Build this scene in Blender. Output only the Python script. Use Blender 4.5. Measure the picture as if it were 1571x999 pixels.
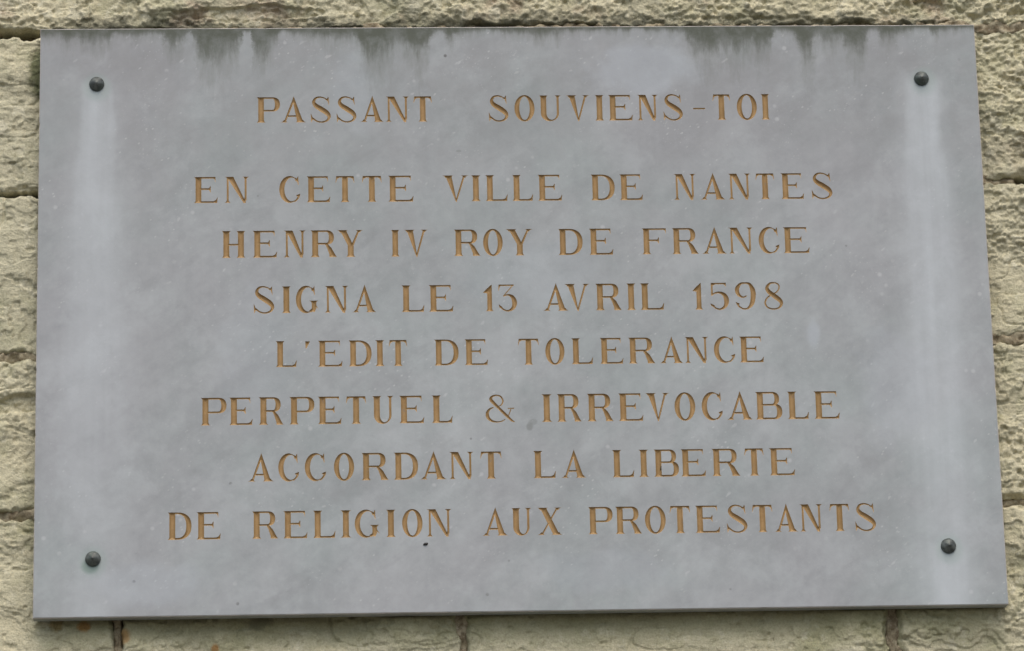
import bpy, math, random
import numpy as np
from mathutils import Matrix, Vector
from mathutils.geometry import delaunay_2d_cdt

for o in list(bpy.data.objects):
    bpy.data.objects.remove(o, do_unlink=True)
scene = bpy.context.scene
col = scene.collection
rng = np.random.default_rng(7)
random.seed(7)

# ------------------------------------------------------------------ camera
# The plaque hangs upright in the XZ plane, its face at y = 0, its centre at x = 0, z = ZC.
ZC = 2.55
R = [[0.9985112324674751, 0.009640079114174933, -0.05368787117176823],
     [-0.02239285774431604, 0.9699398893214534, -0.24231213553004227],
     [0.04973809966541503, 0.24315361395167295, 0.9687117432259784]]
CX, CY, CZ = -0.22823143, -1.01340774, 3.98451805        # right, up, out from the plaque's centre
FOC = 3.20369413
cam = bpy.data.cameras.new('camera')
cam.lens = 36 * FOC
cam.sensor_width = 36
cam.sensor_fit = 'HORIZONTAL'
cam.clip_end = 200
camo = bpy.data.objects.new('camera', cam)
col.objects.link(camo)
# plaque axes (right, up, out) -> world (x, z, -y)
B = Matrix(((1, 0, 0), (0, 0, -1), (0, 1, 0)))
M3 = B @ Matrix(R)
camo.matrix_world = Matrix.Translation(Vector((CX, -CZ, CY + ZC))) @ M3.to_4x4()
scene.camera = camo

# ------------------------------------------------------------------ sky, sun, exposure
SUN_EL, SUN_AZ = math.radians(58), math.radians(-12)     # azimuth away from the wall's normal, to the left
world = bpy.data.worlds.new('World')
scene.world = world
world.use_nodes = True
wn = world.node_tree.nodes
sky = wn.new('ShaderNodeTexSky')
sky.sky_type = 'NISHITA'
sky.sun_disc = False
sky.sun_elevation = SUN_EL
sky.sun_rotation = math.pi + SUN_AZ
sky.air_density = 1.0
sky.dust_density = 4.0
sky.ozone_density = 1.0
bg = wn['Background']
bg.inputs['Strength'].default_value = 0.14
world.node_tree.links.new(sky.outputs[0], bg.inputs['Color'])
sun = bpy.data.lights.new('sun', 'SUN')
sun.energy = 1.3
sun.angle = math.radians(70)
sun.color = (1.0, 0.97, 0.92)
suno = bpy.data.objects.new('sun', sun)
col.objects.link(suno)
sd = Vector((math.sin(SUN_AZ) * math.cos(SUN_EL), -math.cos(SUN_AZ) * math.cos(SUN_EL), math.sin(SUN_EL)))
suno.rotation_euler = sd.to_track_quat('Z', 'Y').to_euler()
suno.location = (0, -6, 8)
vs = scene.view_settings
vs.view_transform = 'Standard'
vs.look = 'None'
vs.gamma = 1
vs.exposure = 0.37
scene.render.engine = 'CYCLES'


# ------------------------------------------------------------------ helpers
def tag(o, label=None, cat=None, group=None, kind=None):
    for k, v in (('label', label), ('category', cat), ('group', group), ('kind', kind)):
        if v:
            o[k] = v
    return o


def empty(name, loc):
    o = bpy.data.objects.new(name, None)
    o.empty_display_size = 0.05
    o.location = loc
    col.objects.link(o)
    return o


def mesh_obj(name, verts, faces, mat, parent=None, smooth=False):
    me = bpy.data.meshes.new(name)
    me.from_pydata([tuple(map(float, v)) for v in verts], [], [tuple(map(int, f)) for f in faces])
    me.materials.append(mat)
    if smooth:
        me.polygons.foreach_set('use_smooth', np.ones(len(me.polygons), bool))
    me.update()
    o = bpy.data.objects.new(name, me)
    col.objects.link(o)
    if parent:
        o.parent = parent
    return o


def grid_obj(name, X, Y, Z, mat, parent=None):
    """A regular sheet of quads from three (rows, columns) arrays, facing -y."""
    n, m = X.shape
    me = bpy.data.meshes.new(name)
    co = np.stack([X, Y, Z], -1).reshape(-1, 3).astype(np.float32)
    i = np.arange((n - 1) * (m - 1))
    r, c = i // (m - 1), i % (m - 1)
    a = r * m + c
    q = np.stack([a, a + 1, a + m + 1, a + m], -1).astype(np.int32)
    me.vertices.add(len(co))
    me.vertices.foreach_set('co', co.ravel())
    me.loops.add(q.size)
    me.loops.foreach_set('vertex_index', q.ravel())
    me.polygons.add(len(q))
    me.polygons.foreach_set('loop_start', (np.arange(len(q)) * 4).astype(np.int32))
    me.polygons.foreach_set('use_smooth', np.ones(len(q), bool))
    me.materials.append(mat)
    me.update(calc_edges=True)
    me.validate()
    o = bpy.data.objects.new(name, me)
    col.objects.link(o)
    if parent:
        o.parent = parent
    return o


# ------------------------------------------------------------------ node helpers
class NT:
    def __init__(self, name):
        self.m = bpy.data.materials.new(name)
        self.m.use_nodes = True
        self.t = self.m.node_tree
        self.bsdf = self.t.nodes['Principled BSDF']

    def n(self, typ, **kw):
        nd = self.t.nodes.new(typ)
        for k, v in kw.items():
            setattr(nd, k, v)
        return nd

    def put(self, sock, v):
        if hasattr(v, 'is_linked') or isinstance(v, bpy.types.NodeSocket):
            self.t.links.new(v, sock)
        else:
            sock.default_value = v

    def math(self, op, a, b=None, c=None, clamp=False):
        nd = self.n('ShaderNodeMath', operation=op, use_clamp=clamp)
        for i, v in enumerate((a, b, c)):
            if v is not None:
                self.put(nd.inputs[i], v)
        return nd.outputs[0]

    def sstep(self, v, a, b):
        """0 at a, 1 at b, smooth."""
        nd = self.n('ShaderNodeMapRange', interpolation_type='SMOOTHSTEP')
        self.put(nd.inputs['Value'], v)
        nd.inputs['From Min'].default_value = a
        nd.inputs['From Max'].default_value = b
        return nd.outputs['Result']

    def mix(self, f, a, b, mode='MIX'):
        nd = self.n('ShaderNodeMix', data_type='RGBA', blend_type=mode)
        self.put(nd.inputs[0], f)
        for s, v in ((nd.inputs[6], a), (nd.inputs[7], b)):
            if isinstance(v, tuple) and len(v) == 3:
                v = (*v, 1)
            self.put(s, v)
        return nd.outputs[2]

    def coords(self):
        return self.n('ShaderNodeTexCoord').outputs['Object']

    def mapped(self, co, scale=(1, 1, 1), rot=(0, 0, 0), loc=(0, 0, 0)):
        nd = self.n('ShaderNodeMapping')
        self.put(nd.inputs[0], co)
        nd.inputs['Scale'].default_value = scale
        nd.inputs['Rotation'].default_value = rot
        nd.inputs['Location'].default_value = loc
        return nd.outputs[0]

    def noise(self, co, scale, detail=3, rough=.55, dist=0.0):
        nd = self.n('ShaderNodeTexNoise')
        self.put(nd.inputs['Vector'], co)
        nd.inputs['Scale'].default_value = scale
        nd.inputs['Detail'].default_value = detail
        nd.inputs['Roughness'].default_value = rough
        nd.inputs['Distortion'].default_value = dist
        return nd.outputs['Fac']

    def voro(self, co, scale, feature='F1', rand=1.0):
        nd = self.n('ShaderNodeTexVoronoi', feature=feature)
        self.put(nd.inputs['Vector'], co)
        nd.inputs['Scale'].default_value = scale
        nd.inputs['Randomness'].default_value = rand
        return nd.outputs['Distance']

    def sep(self, co):
        nd = self.n('ShaderNodeSeparateXYZ')
        self.put(nd.inputs[0], co)
        return nd.outputs

    def curve(self, v, pts):
        nd = self.n('ShaderNodeFloatCurve')
        c = nd.mapping.curves[0]
        pts = sorted(pts)
        c.points[0].location = pts[0]
        c.points[1].location = pts[-1]
        for p in pts[1:-1]:
            c.points.new(*p)
        for p in c.points:
            p.handle_type = 'VECTOR'
        nd.mapping.extend = 'HORIZONTAL'
        nd.mapping.update()
        self.put(nd.inputs['Value'], v)
        return nd.outputs[0]

    def bump(self, h, strength, dist, prev=None):
        nd = self.n('ShaderNodeBump')
        nd.inputs['Strength'].default_value = strength
        nd.inputs['Distance'].default_value = dist
        self.put(nd.inputs['Height'], h)
        if prev is not None:
            self.put(nd.inputs['Normal'], prev)
        return nd.outputs[0]

    def spot(self, x, z, cx, cz, rx, rz, wob, k=.6):
        """Soft elliptical patch with a ragged rim: 1 inside, 0 outside."""
        a = self.math('DIVIDE', self.math('SUBTRACT', x, cx), rx)
        b = self.math('DIVIDE', self.math('SUBTRACT', z, cz), rz)
        d = self.math('SQRT', self.math('ADD', self.math('MULTIPLY', a, a), self.math('MULTIPLY', b, b)))
        d = self.math('ADD', d, self.math('MULTIPLY', self.math('SUBTRACT', wob, .5), k * 2))
        return self.sstep(d, 1.15, .55)


# ------------------------------------------------------------------ materials
W, H = 1.2, 0.75874361
HALF, HH = W / 2, H / 2
BOLTS = [(-.5279, .3048), (.5272, .3060), (-.5275, -.3068), (.5286, -.3048)]

# Length of the dark algae runs below the slab's top edge: (x in 1/1571 of the photo's width, length in the same unit)
DRIPS = [(60, 6), (66, 14), (84, 10), (90, 4), (100, 15), (112, 12), (118, 5), (126, 17), (150, 24), (170, 16), (176, 6),
         (200, 6), (226, 7), (240, 5), (247, 8), (252, 24), (262, 26), (278, 20), (284, 6), (292, 6), (297, 28),
         (312, 52), (322, 46), (345, 36), (362, 28), (368, 5), (380, 5), (385, 34), (398, 44), (412, 22), (425, 5),
         (440, 5), (448, 11), (480, 9), (515, 15), (540, 10), (547, 30), (560, 48), (575, 44), (598, 26), (612, 22),
         (625, 40), (638, 46), (652, 28), (658, 5), (676, 5), (682, 22), (689, 20), (694, 6), (735, 3), (770, 7),
         (800, 4), (822, 13), (845, 12), (860, 3), (900, 4), (935, 2), (1000, 4), (1045, 6), (1060, 36), (1085, 46), (1100, 30),
         (1120, 44), (1145, 24), (1155, 34), (1175, 38), (1182, 10), (1195, 6), (1215, 8), (1228, 48), (1238, 54), (1248, 10),
         (1256, 16), (1270, 24), (1288, 16), (1294, 34), (1310, 42), (1322, 30), (1328, 6), (1340, 7), (1348, 24), (1366, 20),
         (1378, 7), (1395, 5), (1425, 4), (1432, 15), (1438, 4), (1470, 6), (1497, 3)]


def marble():
    s = NT('blue_grey_marble')
    co = s.coords()
    x, y, z = s.sep(co)
    soft = s.noise(co, 5.0, 5, .6)
    mid = s.noise(co, 22, 4, .6, .4)
    fine = s.noise(co, 190, 3, .6)
    diag = s.noise(s.mapped(s.mapped(co, rot=(0, math.radians(38), 0)), scale=(4.5, 1, 22)), 1, 5, .62, .15)
    runs = s.noise(s.mapped(co, scale=(30, 1, 1.6)), 1, 4, .6)
    runs2 = s.noise(s.mapped(co, scale=(85, 1, 3.5), loc=(3, 0, 0)), 1, 3, .6)
    v = s.math('ADD', s.math('MULTIPLY', s.math('SUBTRACT', soft, .5), .34), 1.0)
    v = s.math('ADD', v, s.math('MULTIPLY', s.math('SUBTRACT', mid, .5), .34))
    v = s.math('ADD', v, s.math('MULTIPLY', s.math('SUBTRACT', diag, .5), .40))
    v = s.math('ADD', v, s.math('MULTIPLY', s.math('SUBTRACT', runs, .5), .12))
    v = s.math('ADD', v, s.math('MULTIPLY', s.math('SUBTRACT', runs2, .5), .07))
    v = s.math('ADD', v, s.math('MULTIPLY', s.math('SUBTRACT', s.noise(s.mapped(co, loc=(2, 3, 9)), 55, 5, .65), .5), .32))
    hue = s.noise(s.mapped(co, loc=(7, 2, 5)), 9, 4, .6)
    base = s.mix(s.sstep(hue, .38, .64), (.300, .317, .319), (.290, .318, .316))
    hue2 = s.noise(s.mapped(co, loc=(1, 9, 3)), 3.2, 3, .5)
    base = s.mix(s.sstep(hue2, .45, .7), base, (.302, .312, .318))
    vc = s.n('ShaderNodeCombineColor')
    for i in range(3):
        s.put(vc.inputs[i], v)
    c = s.mix(1.0, base, vc.outputs[0], 'MULTIPLY')
    # cloudy paler and darker patches
    cl = s.noise(s.mapped(co, loc=(3, 3, 8)), 11, 6, .68, .2)
    c = s.mix(s.math('MULTIPLY', s.sstep(cl, .50, .64), .32), c, (.395, .420, .425))
    cl2 = s.noise(s.mapped(s.mapped(co, rot=(0, math.radians(35), 0), loc=(6, 1, 2)), scale=(8, 1, 20)), 1, 5, .68, .25)
    c = s.mix(s.math('MULTIPLY', s.sstep(cl2, .55, .70), .24), c, (.405, .425, .430))
    c = s.mix(s.math('MULTIPLY', s.sstep(cl2, .46, .34), .20), c, (.205, .212, .215))
    # the upper quarter carries a thin grey-brown film
    film = s.math('MULTIPLY', s.sstep(z, -.02, .36), s.sstep(mid, .30, .66))
    c = s.mix(s.math('MULTIPLY', film, .38), c, (.200, .200, .198))
    # pale flecks and short scratches of calcite
    fl = s.noise(s.mapped(s.mapped(co, rot=(0, math.radians(40), 0), loc=(2, 0, 1)), scale=(60, 1, 120)), 1, 2, .5)
    flm = s.math('MULTIPLY', s.sstep(fl, .66, .75), s.sstep(s.noise(co, 7, 2, .5), .45, .6))
    c = s.mix(s.math('MULTIPLY', flm, .45), c, (.47, .48, .48))
    pt = s.voro(co, 42)
    ptm = s.math('MULTIPLY', s.sstep(pt, .16, .06), s.sstep(s.noise(s.mapped(co, loc=(4, 4, 4)), 13, 2, .5), .54, .62))
    c = s.mix(s.math('MULTIPLY', ptm, .5), c, (.46, .47, .47))
    for off_, sc, lo, k in (((5, 2, 1), 95, .50, .55), ((1, 7, 3), 150, .52, .40)):
        pq = s.voro(s.mapped(s.mapped(co, rot=(0, math.radians(35), 0), loc=off_), scale=(1, 1, 1.6)), sc)
        pm = s.math('MULTIPLY', s.sstep(pq, .20, .08), s.sstep(s.noise(s.mapped(co, loc=off_), 10, 4, .65), lo, lo + .12))
        c = s.mix(s.math('MULTIPLY', pm, k), c, (.47, .485, .48))
    # dark pin holes
    pd = s.voro(s.mapped(co, loc=(.3, .1, .7)), 30)
    pdm = s.math('MULTIPLY', s.sstep(pd, .085, .04), s.sstep(s.noise(s.mapped(co, loc=(8, 1, 4)), 17, 2, .5), .56, .64))
    c = s.mix(s.math('MULTIPLY', pdm, .7), c, (.06, .055, .05))
    wb = s.noise(co, 20, 5, .65)
    for cx, cz, rx, rz, k in ((.165, .322, .075, .040, .42), (.372, -.030, .010, .022, .45), (-.20, .29, .03, .06, .22),
                              (.47, -.10, .05, .08, .25), (.02, .05, .10, .05, .16), (-.33, -.05, .06, .09, .16), (.10, -.33, .09, .03, .2), (-.46, -.34, .07, .03, .3)):
        c = s.mix(s.math('MULTIPLY', s.spot(x, z, cx, cz, rx, rz, wb, .8), k), c, (.385, .420, .450))
    # washed clean, paler runs under the bolts
    wob = s.noise(s.mapped(co, scale=(1, 1, .5)), 14, 4, .6)
    wob2 = s.noise(s.mapped(co, scale=(55, 1, 3)), 1, 3, .55)
    for (bx, bz), w0, w1, zlen, k in ((BOLTS[0], .020, .042, .66, .58), (BOLTS[1], .023, .036, .95, .70),
                                       (BOLTS[2], .02, .045, .2, .22), (BOLTS[3], .021, .030, .2, .45)):
        d = s.math('SUBTRACT', bz + .008, z)
        wid = s.math('MULTIPLY_ADD', s.math('MINIMUM', s.math('MAXIMUM', d, 0.0), .45), (w1 - w0) / .45, w0)
        xs = s.math('ADD', s.math('SUBTRACT', x, bx - .001), s.math('MULTIPLY', s.math('SUBTRACT', wob, .5), .034))
        r = s.math('DIVIDE', s.math('ABSOLUTE', xs), wid)
        firm = s.math('MULTIPLY', s.sstep(r, 1.15, .70), s.math('SUBTRACT', 1.0, s.math('MULTIPLY', s.sstep(d, .06, .26), .75)))
        band = s.math('ADD', s.math('MULTIPLY', firm, .38), s.math('MULTIPLY', s.sstep(r, 1.9, .05), .74))
        band = s.math('MULTIPLY', band, s.sstep(d, -.006, .020))
        band = s.math('MULTIPLY', band, s.math('SUBTRACT', 1.0, s.math('MULTIPLY', s.sstep(d, zlen * .45, zlen), .62)))
        band = s.math('MULTIPLY', band, s.math('MULTIPLY_ADD', s.math('ADD', wob2, s.math('SUBTRACT', cl, .5)), 1.0, .35))
        c = s.mix(s.math('MULTIPLY', band, k, clamp=True), c, (.470, .505, .522))
    for bx, bz in BOLTS:                                  # verdigris weeping from the bronze
        h = s.spot(x, z, bx + .001, bz - .004, .019, .021, wob, .35)
        c = s.mix(s.math('MULTIPLY', h, .38), c, (.26, .335, .305))
    h = s.spot(x, z, BOLTS[2][0] - .003, BOLTS[2][1] - .009, .012, .010, wob, .3)
    c = s.mix(s.math('MULTIPLY', h, .6), c, (.15, .22, .18))
    # dark algae running down from the top edge
    px = s.math('MULTIPLY_ADD', x, 1194.4 / 1500.0, .5)   # plaque x -> 0..1 over the span of the list
    un = lambda q: (q - 778.3) / 1194.4                    # photo unit at the top edge -> metres
    pts = [(un(a) * 1194.4 / 1500.0 + .5, b / 80.0) for a, b in DRIPS]
    warp = s.math('MULTIPLY', s.math('SUBTRACT', s.noise(co, 60, 5, .7), .5), .018)
    ln = s.curve(s.math('ADD', px, warp), pts)
    ln = s.math('MULTIPLY', ln, 80.0 * 1.0 / 1194.4)
    dz = s.math('SUBTRACT', HH, z)
    rag = s.noise(s.mapped(co, scale=(140, 1, 34)), 1, 5, .68)
    rag2 = s.noise(co, 45, 4, .65)
    ln = s.math('ADD', ln, s.math('MULTIPLY', s.sstep(s.noise(s.mapped(co, scale=(1, 1, .2), loc=(4, 4, 0)), 26, 4, .65), .36, .62), .0055))
    ln2 = s.math('MULTIPLY', ln, s.math('MULTIPLY_ADD', rag, 1.6, .10))
    ratio = s.math('DIVIDE', dz, s.math('MAXIMUM', ln2, .0008))
    m = s.sstep(ratio, 1.42, .30)
    m = s.math('MULTIPLY', m, s.math('MULTIPLY_ADD', s.sstep(rag2, .34, .58), .38, .62))
    c = s.mix(s.math('MULTIPLY', m, .95, clamp=True), c, s.mix(rag2, (.018, .022, .012), (.056, .066, .042)))
    film2 = s.math('MULTIPLY', s.sstep(s.math('DIVIDE', dz, s.math('MAXIMUM', s.math('MULTIPLY', ln2, 2.3), .004)), 1.2, .1), .45)
    c = s.mix(film2, c, (.105, .115, .088))
    # worn arris, paler, with the bevel's highlight painted into the colour
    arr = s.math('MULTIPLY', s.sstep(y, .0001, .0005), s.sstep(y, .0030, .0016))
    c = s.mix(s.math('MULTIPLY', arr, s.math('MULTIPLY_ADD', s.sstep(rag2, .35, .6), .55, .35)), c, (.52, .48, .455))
    # smudge right of the ampersand, thin black marks
    for cx, cz, rx, rz, k in ((.0115, -.1477, .005, .006, .45), (.0165, -.1415, .006, .004, .3), (-.7 / 10, .213, .004, .002, .3)):
        c = s.mix(s.math('MULTIPLY', s.spot(x, z, cx, cz, rx, rz, rag2, .5), k), c, (.12, .125, .11))
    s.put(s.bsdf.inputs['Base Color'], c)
    s.put(s.bsdf.inputs['Roughness'], s.math('MULTIPLY_ADD', mid, .25, .46))
    s.bsdf.inputs['Specular IOR Level'].default_value = .35
    b = s.bump(fine, .10, .0012)
    b = s.bump(mid, .10, .004, b)
    s.put(s.bsdf.inputs['Normal'], b)
    return s.m


def gilt():
    s = NT('worn_gilt_paint')
    co = s.coords()
    a = s.noise(co, 60, 4, .6)
    b = s.noise(co, 300, 3, .6)
    big = s.noise(co, 9, 3, .5)
    c = s.mix(s.sstep(a, .3, .7), (.272, .168, .066), (.350, .226, .100))
    c = s.mix(s.math('MULTIPLY', s.sstep(big, .4, .7), .5), c, (.270, .175, .070))
    y = s.sep(co)[1]
    # paint has worn off the lips of the cut and in places off the thin strokes
    lip = s.math('MULTIPLY', s.sstep(s.math('ADD', y, s.math('MULTIPLY', s.math('SUBTRACT', b, .5), .0008)), .0006, .0001), .50)
    c = s.mix(lip, c, (.40, .36, .29))
    worn = s.math('MULTIPLY', s.sstep(s.noise(s.mapped(co, loc=(5, 5, 5)), 120, 4, .65), .60, .72), .45)
    c = s.mix(worn, c, (.19, .165, .135))
    s.put(s.bsdf.inputs['Base Color'], c)
    s.bsdf.inputs['Roughness'].default_value = .6
    s.bsdf.inputs['Specular IOR Level'].default_value = .3
    s.put(s.bsdf.inputs['Normal'], s.bump(b, .25, .0008))
    return s.m


def bronze():
    s = NT('dark_bronze')
    co = s.n('ShaderNodeNewGeometry').outputs['Position']
    a = s.noise(co, 160, 4, .6)
    c = s.mix(s.sstep(a, .35, .7), (.050, .056, .051), (.120, .132, .118))
    g = s.noise(s.mapped(co, loc=(2, 2, 2)), 90, 3, .6)
    c = s.mix(s.math('MULTIPLY', s.sstep(g, .5, .7), .5), c, (.055, .085, .062))
    s.put(s.bsdf.inputs['Base Color'], c)
    s.bsdf.inputs['Metallic'].default_value = .35
    s.bsdf.inputs['Roughness'].default_value = .48
    s.put(s.bsdf.inputs['Normal'], s.bump(a, .35, .0012))
    return s.m


def stone():
    s = NT('weathered_limestone')
    co = s.coords()
    x, y, z = s.sep(co)
    a = s.noise(co, 4, 5, .6)
    b = s.noise(s.mapped(co, loc=(3, 1, 4)), 14, 5, .62)
    f = s.noise(co, 120, 4, .65)
    g = s.noise(co, 420, 2, .6)
    c = s.mix(s.sstep(a, .36, .64), (.545, .502, .345), (.488, .460, .325))
    c = s.mix(s.math('MULTIPLY', s.sstep(b, .48, .68), .55), c, (.365, .358, .225))
    p = s.noise(s.mapped(co, loc=(11, 2, 9)), 10, 4, .6)
    pk = s.math('MULTIPLY', s.sstep(p, .54, .68), s.sstep(z, .1, .42))
    c = s.mix(s.math('MULTIPLY', pk, .7), c, (.345, .260, .190))
    ol = s.noise(s.mapped(co, loc=(1, 2, 19)), 8, 4, .6)
    c = s.mix(s.math('MULTIPLY', s.sstep(ol, .54, .72), .55), c, (.255, .255, .130))
    # pale lime crust on the proud grains
    c = s.mix(s.math('MULTIPLY', s.sstep(s.noise(s.mapped(co, loc=(6, 6, 1)), 38, 5, .68), .55, .64), .65), c, (.590, .560, .420))
    c = s.mix(s.math('MULTIPLY', s.sstep(f, .56, .70), .50), c, (.215, .190, .115))
    vg = s.n('ShaderNodeCombineColor')
    val = s.math('MULTIPLY_ADD', s.math('SUBTRACT', g, .5), .75, 1.0)
    for i in range(3):
        s.put(vg.inputs[i], val)
    c = s.mix(1.0, c, vg.outputs[0], 'MULTIPLY')
    wob = s.noise(s.mapped(co, loc=(5, 5, 5)), 48, 5, .72)
    # green film in the damp strip below the plaque, grey splash stain above it
    under = s.math('MULTIPLY', s.sstep(s.math('ADD', z, s.math('MULTIPLY', s.math('SUBTRACT', wob, .5), .06)), -.435, -.385),
                   s.sstep(z, -.30, -.36))
    under = s.math('MULTIPLY', under, s.sstep(s.math('ABSOLUTE', x), .62, .54))
    c = s.mix(s.math('MULTIPLY', under, .55), c, (.225, .225, .110))
    above = s.math('MULTIPLY', s.sstep(s.math('ADD', z, s.math('MULTIPLY', s.math('SUBTRACT', wob, .5), .055)), .412, .386), s.sstep(z, .340, .366))
    above = s.math('MULTIPLY', above, s.sstep(s.math('ABSOLUTE', x), .61, .56))
    above = s.math('MULTIPLY', above, s.sstep(s.noise(s.mapped(co, scale=(1, 1, .3), loc=(2, 8, 2)), 9, 3, .6), .30, .48))
    c = s.mix(s.math('MULTIPLY', above, .85), c, (.105, .103, .074))
    for cx, cz, rx, rz, col_, k in ((-.600, .330, .020, .042, (.075, .090, .035), .85),     # moss beside the top left corner
                                   (-.540, -.386, .009, .008, (.30, .15, .035), .75), (-.492, -.399, .011, .012, (.29, .15, .04), .7),
                                   (-.380, -.416, .006, .008, (.29, .14, .035), .8), (-.574, -.380, .010, .014, (.27, .19, .06), .6),
                                   (-.325, -.384, .018, .010, (.09, .088, .055), .6)):
        c = s.mix(s.math('MULTIPLY', s.spot(x, z, cx, cz, rx, rz, wob, .7), k), c, col_)
    s.put(s.bsdf.inputs['Base Color'], c)
    s.bsdf.inputs['Roughness'].default_value = .95
    s.bsdf.inputs['Specular IOR Level'].default_value = .15
    bb = s.bump(s.noise(s.mapped(co, scale=(1, 1, 1.5)), 75, 6, .75), .50, .008)
    bb = s.bump(f, .40, .004, bb)
    bb = s.bump(g, .45, .0018, bb)
    s.put(s.bsdf.inputs['Normal'], bb)
    return s.m


def mortar_mat():
    s = NT('crumbling_mortar')
    co = s.coords()
    f = s.noise(co, 90, 5, .7)
    v = s.voro(co, 130)
    c = s.mix(s.sstep(f, .35, .65), (.170, .135, .085), (.400, .350, .240))
    c = s.mix(s.math('MULTIPLY', s.sstep(v, .35, .15), .4), c, (.44, .40, .30))
    s.put(s.bsdf.inputs['Base Color'], c)
    s.bsdf.inputs['Roughness'].default_value = 1.0
    s.bsdf.inputs['Specular IOR Level'].default_value = .1
    s.put(s.bsdf.inputs['Normal'], s.bump(f, .6, .004))
    return s.m


def grime():
    s = NT('black_grime')
    a = s.noise(s.coords(), 400, 3, .6)
    s.put(s.bsdf.inputs['Base Color'], s.mix(a, (.012, .011, .010), (.035, .032, .028)))
    s.bsdf.inputs['Roughness'].default_value = .8
    return s.m


M_MARBLE, M_GILT, M_BRONZE, M_STONE, M_MORTAR, M_GRIME = marble(), gilt(), bronze(), stone(), mortar_mat(), grime()

# ------------------------------------------------------------------ the wall
def lattice(X, Z, cell, seed, ax=1.0):
    """Smooth value noise in -1..1 with features of the given size (metres); ax > 1 stretches them sideways."""
    g = np.random.default_rng(seed).uniform(-1, 1, (256, 256))
    u, v = X / (cell * ax) + 40.37, Z / cell + 71.11
    iu, iv = np.floor(u).astype(int), np.floor(v).astype(int)
    fu, fv = u - iu, v - iv
    fu, fv = fu * fu * fu * (fu * (fu * 6 - 15) + 10), fv * fv * fv * (fv * (fv * 6 - 15) + 10)
    q = lambda a, b: g[b & 255, a & 255]
    return ((q(iu, iv) * (1 - fu) + q(iu + 1, iv) * fu) * (1 - fv) + (q(iu, iv + 1) * (1 - fu) + q(iu + 1, iv + 1) * fu) * fv)


def sm(a, b, t):
    t = np.clip((t - a) / (b - a), 0, 1)
    return t * t * (3 - 2 * t)


# course joints: height at x = -.63 and at x = +.63, filled = how far the mortar comes forward (0 = empty dark gap)
COURSES = [(.815, .820), (.600, .606), (.3835, .3870), (.1685, .1800), (-.0450, -.0320), (-.2450, -.2465), (-.4680, -.4640), (-.685, -.68)] + [(-.90 - .215 * k, -.895 - .215 * k) for k in range(8)]
HEADS = {0: (-1.6, -.7, .1, .9, 1.7), 1: (-1.5, -.75, .74, 1.5), 2: (-1.75, -.92, -.3, .25, .98, 1.8), 3: (-1.4, -.85, -.1, .45, .83, 1.6),
         4: (-1.7, -1.0, -.35, .2, 1.05, 1.75), 5: (-1.5, -.499, -.078, .460, .93, 1.6), 6: (-1.2, -.3, .3, 1.2), 7: (-1.6, -.6, 0.1, .8, 1.5)}
for _r in range(8, 16):
    HEADS[_r] = tuple(-1.9 + .21 * (_r % 3) + .66 * k for k in range(6))


def axis(fine0, fine1, step, out0, out1, coarse):
    a = np.arange(fine0, fine1 + step / 2, step)
    left, right = [fine0], [fine1]
    d = step
    while left[-1] > out0:
        d = min(d * 1.06, coarse); left.append(left[-1] - d)
    d = step
    while right[-1] < out1:
        d = min(d * 1.06, coarse); right.append(right[-1] + d)
    return np.concatenate([left[:0:-1], a, right[1:]])


def joints(X, Z):
    """Wavering of the joints, distance to the nearest one, number of the block."""
    wob = .0022 * lattice(X, Z, .05, 1) + .0022 * lattice(X, Z, .018, 2) + .0012 * lattice(X, Z, .008, 3)
    wobx = .0040 * lattice(X, Z, .05, 4) + .0028 * lattice(X, Z, .018, 5)
    # distance to the nearest joint, and which course
    dj = np.full(X.shape, 9.0)
    t = (X + .63) / 1.26
    hz = [a + (b - a) * t for a, b in COURSES]
    for h in hz:
        dj = np.minimum(dj, np.abs(Z + wob - h))
    row = np.zeros(X.shape, int)
    for h in hz[1:]:
        row += (Z + wob < h)
    row = np.clip(row, 0, 15)
    block = row * 37.0
    for r, hs in HEADS.items():
        m = row == r
        for q in hs:
            dj = np.where(m, np.minimum(dj, np.abs(X + wobx - q)), dj)
            block = np.where(m & (X + wobx > q), block + 1, block)
    return wob, wobx, dj, block


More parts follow.
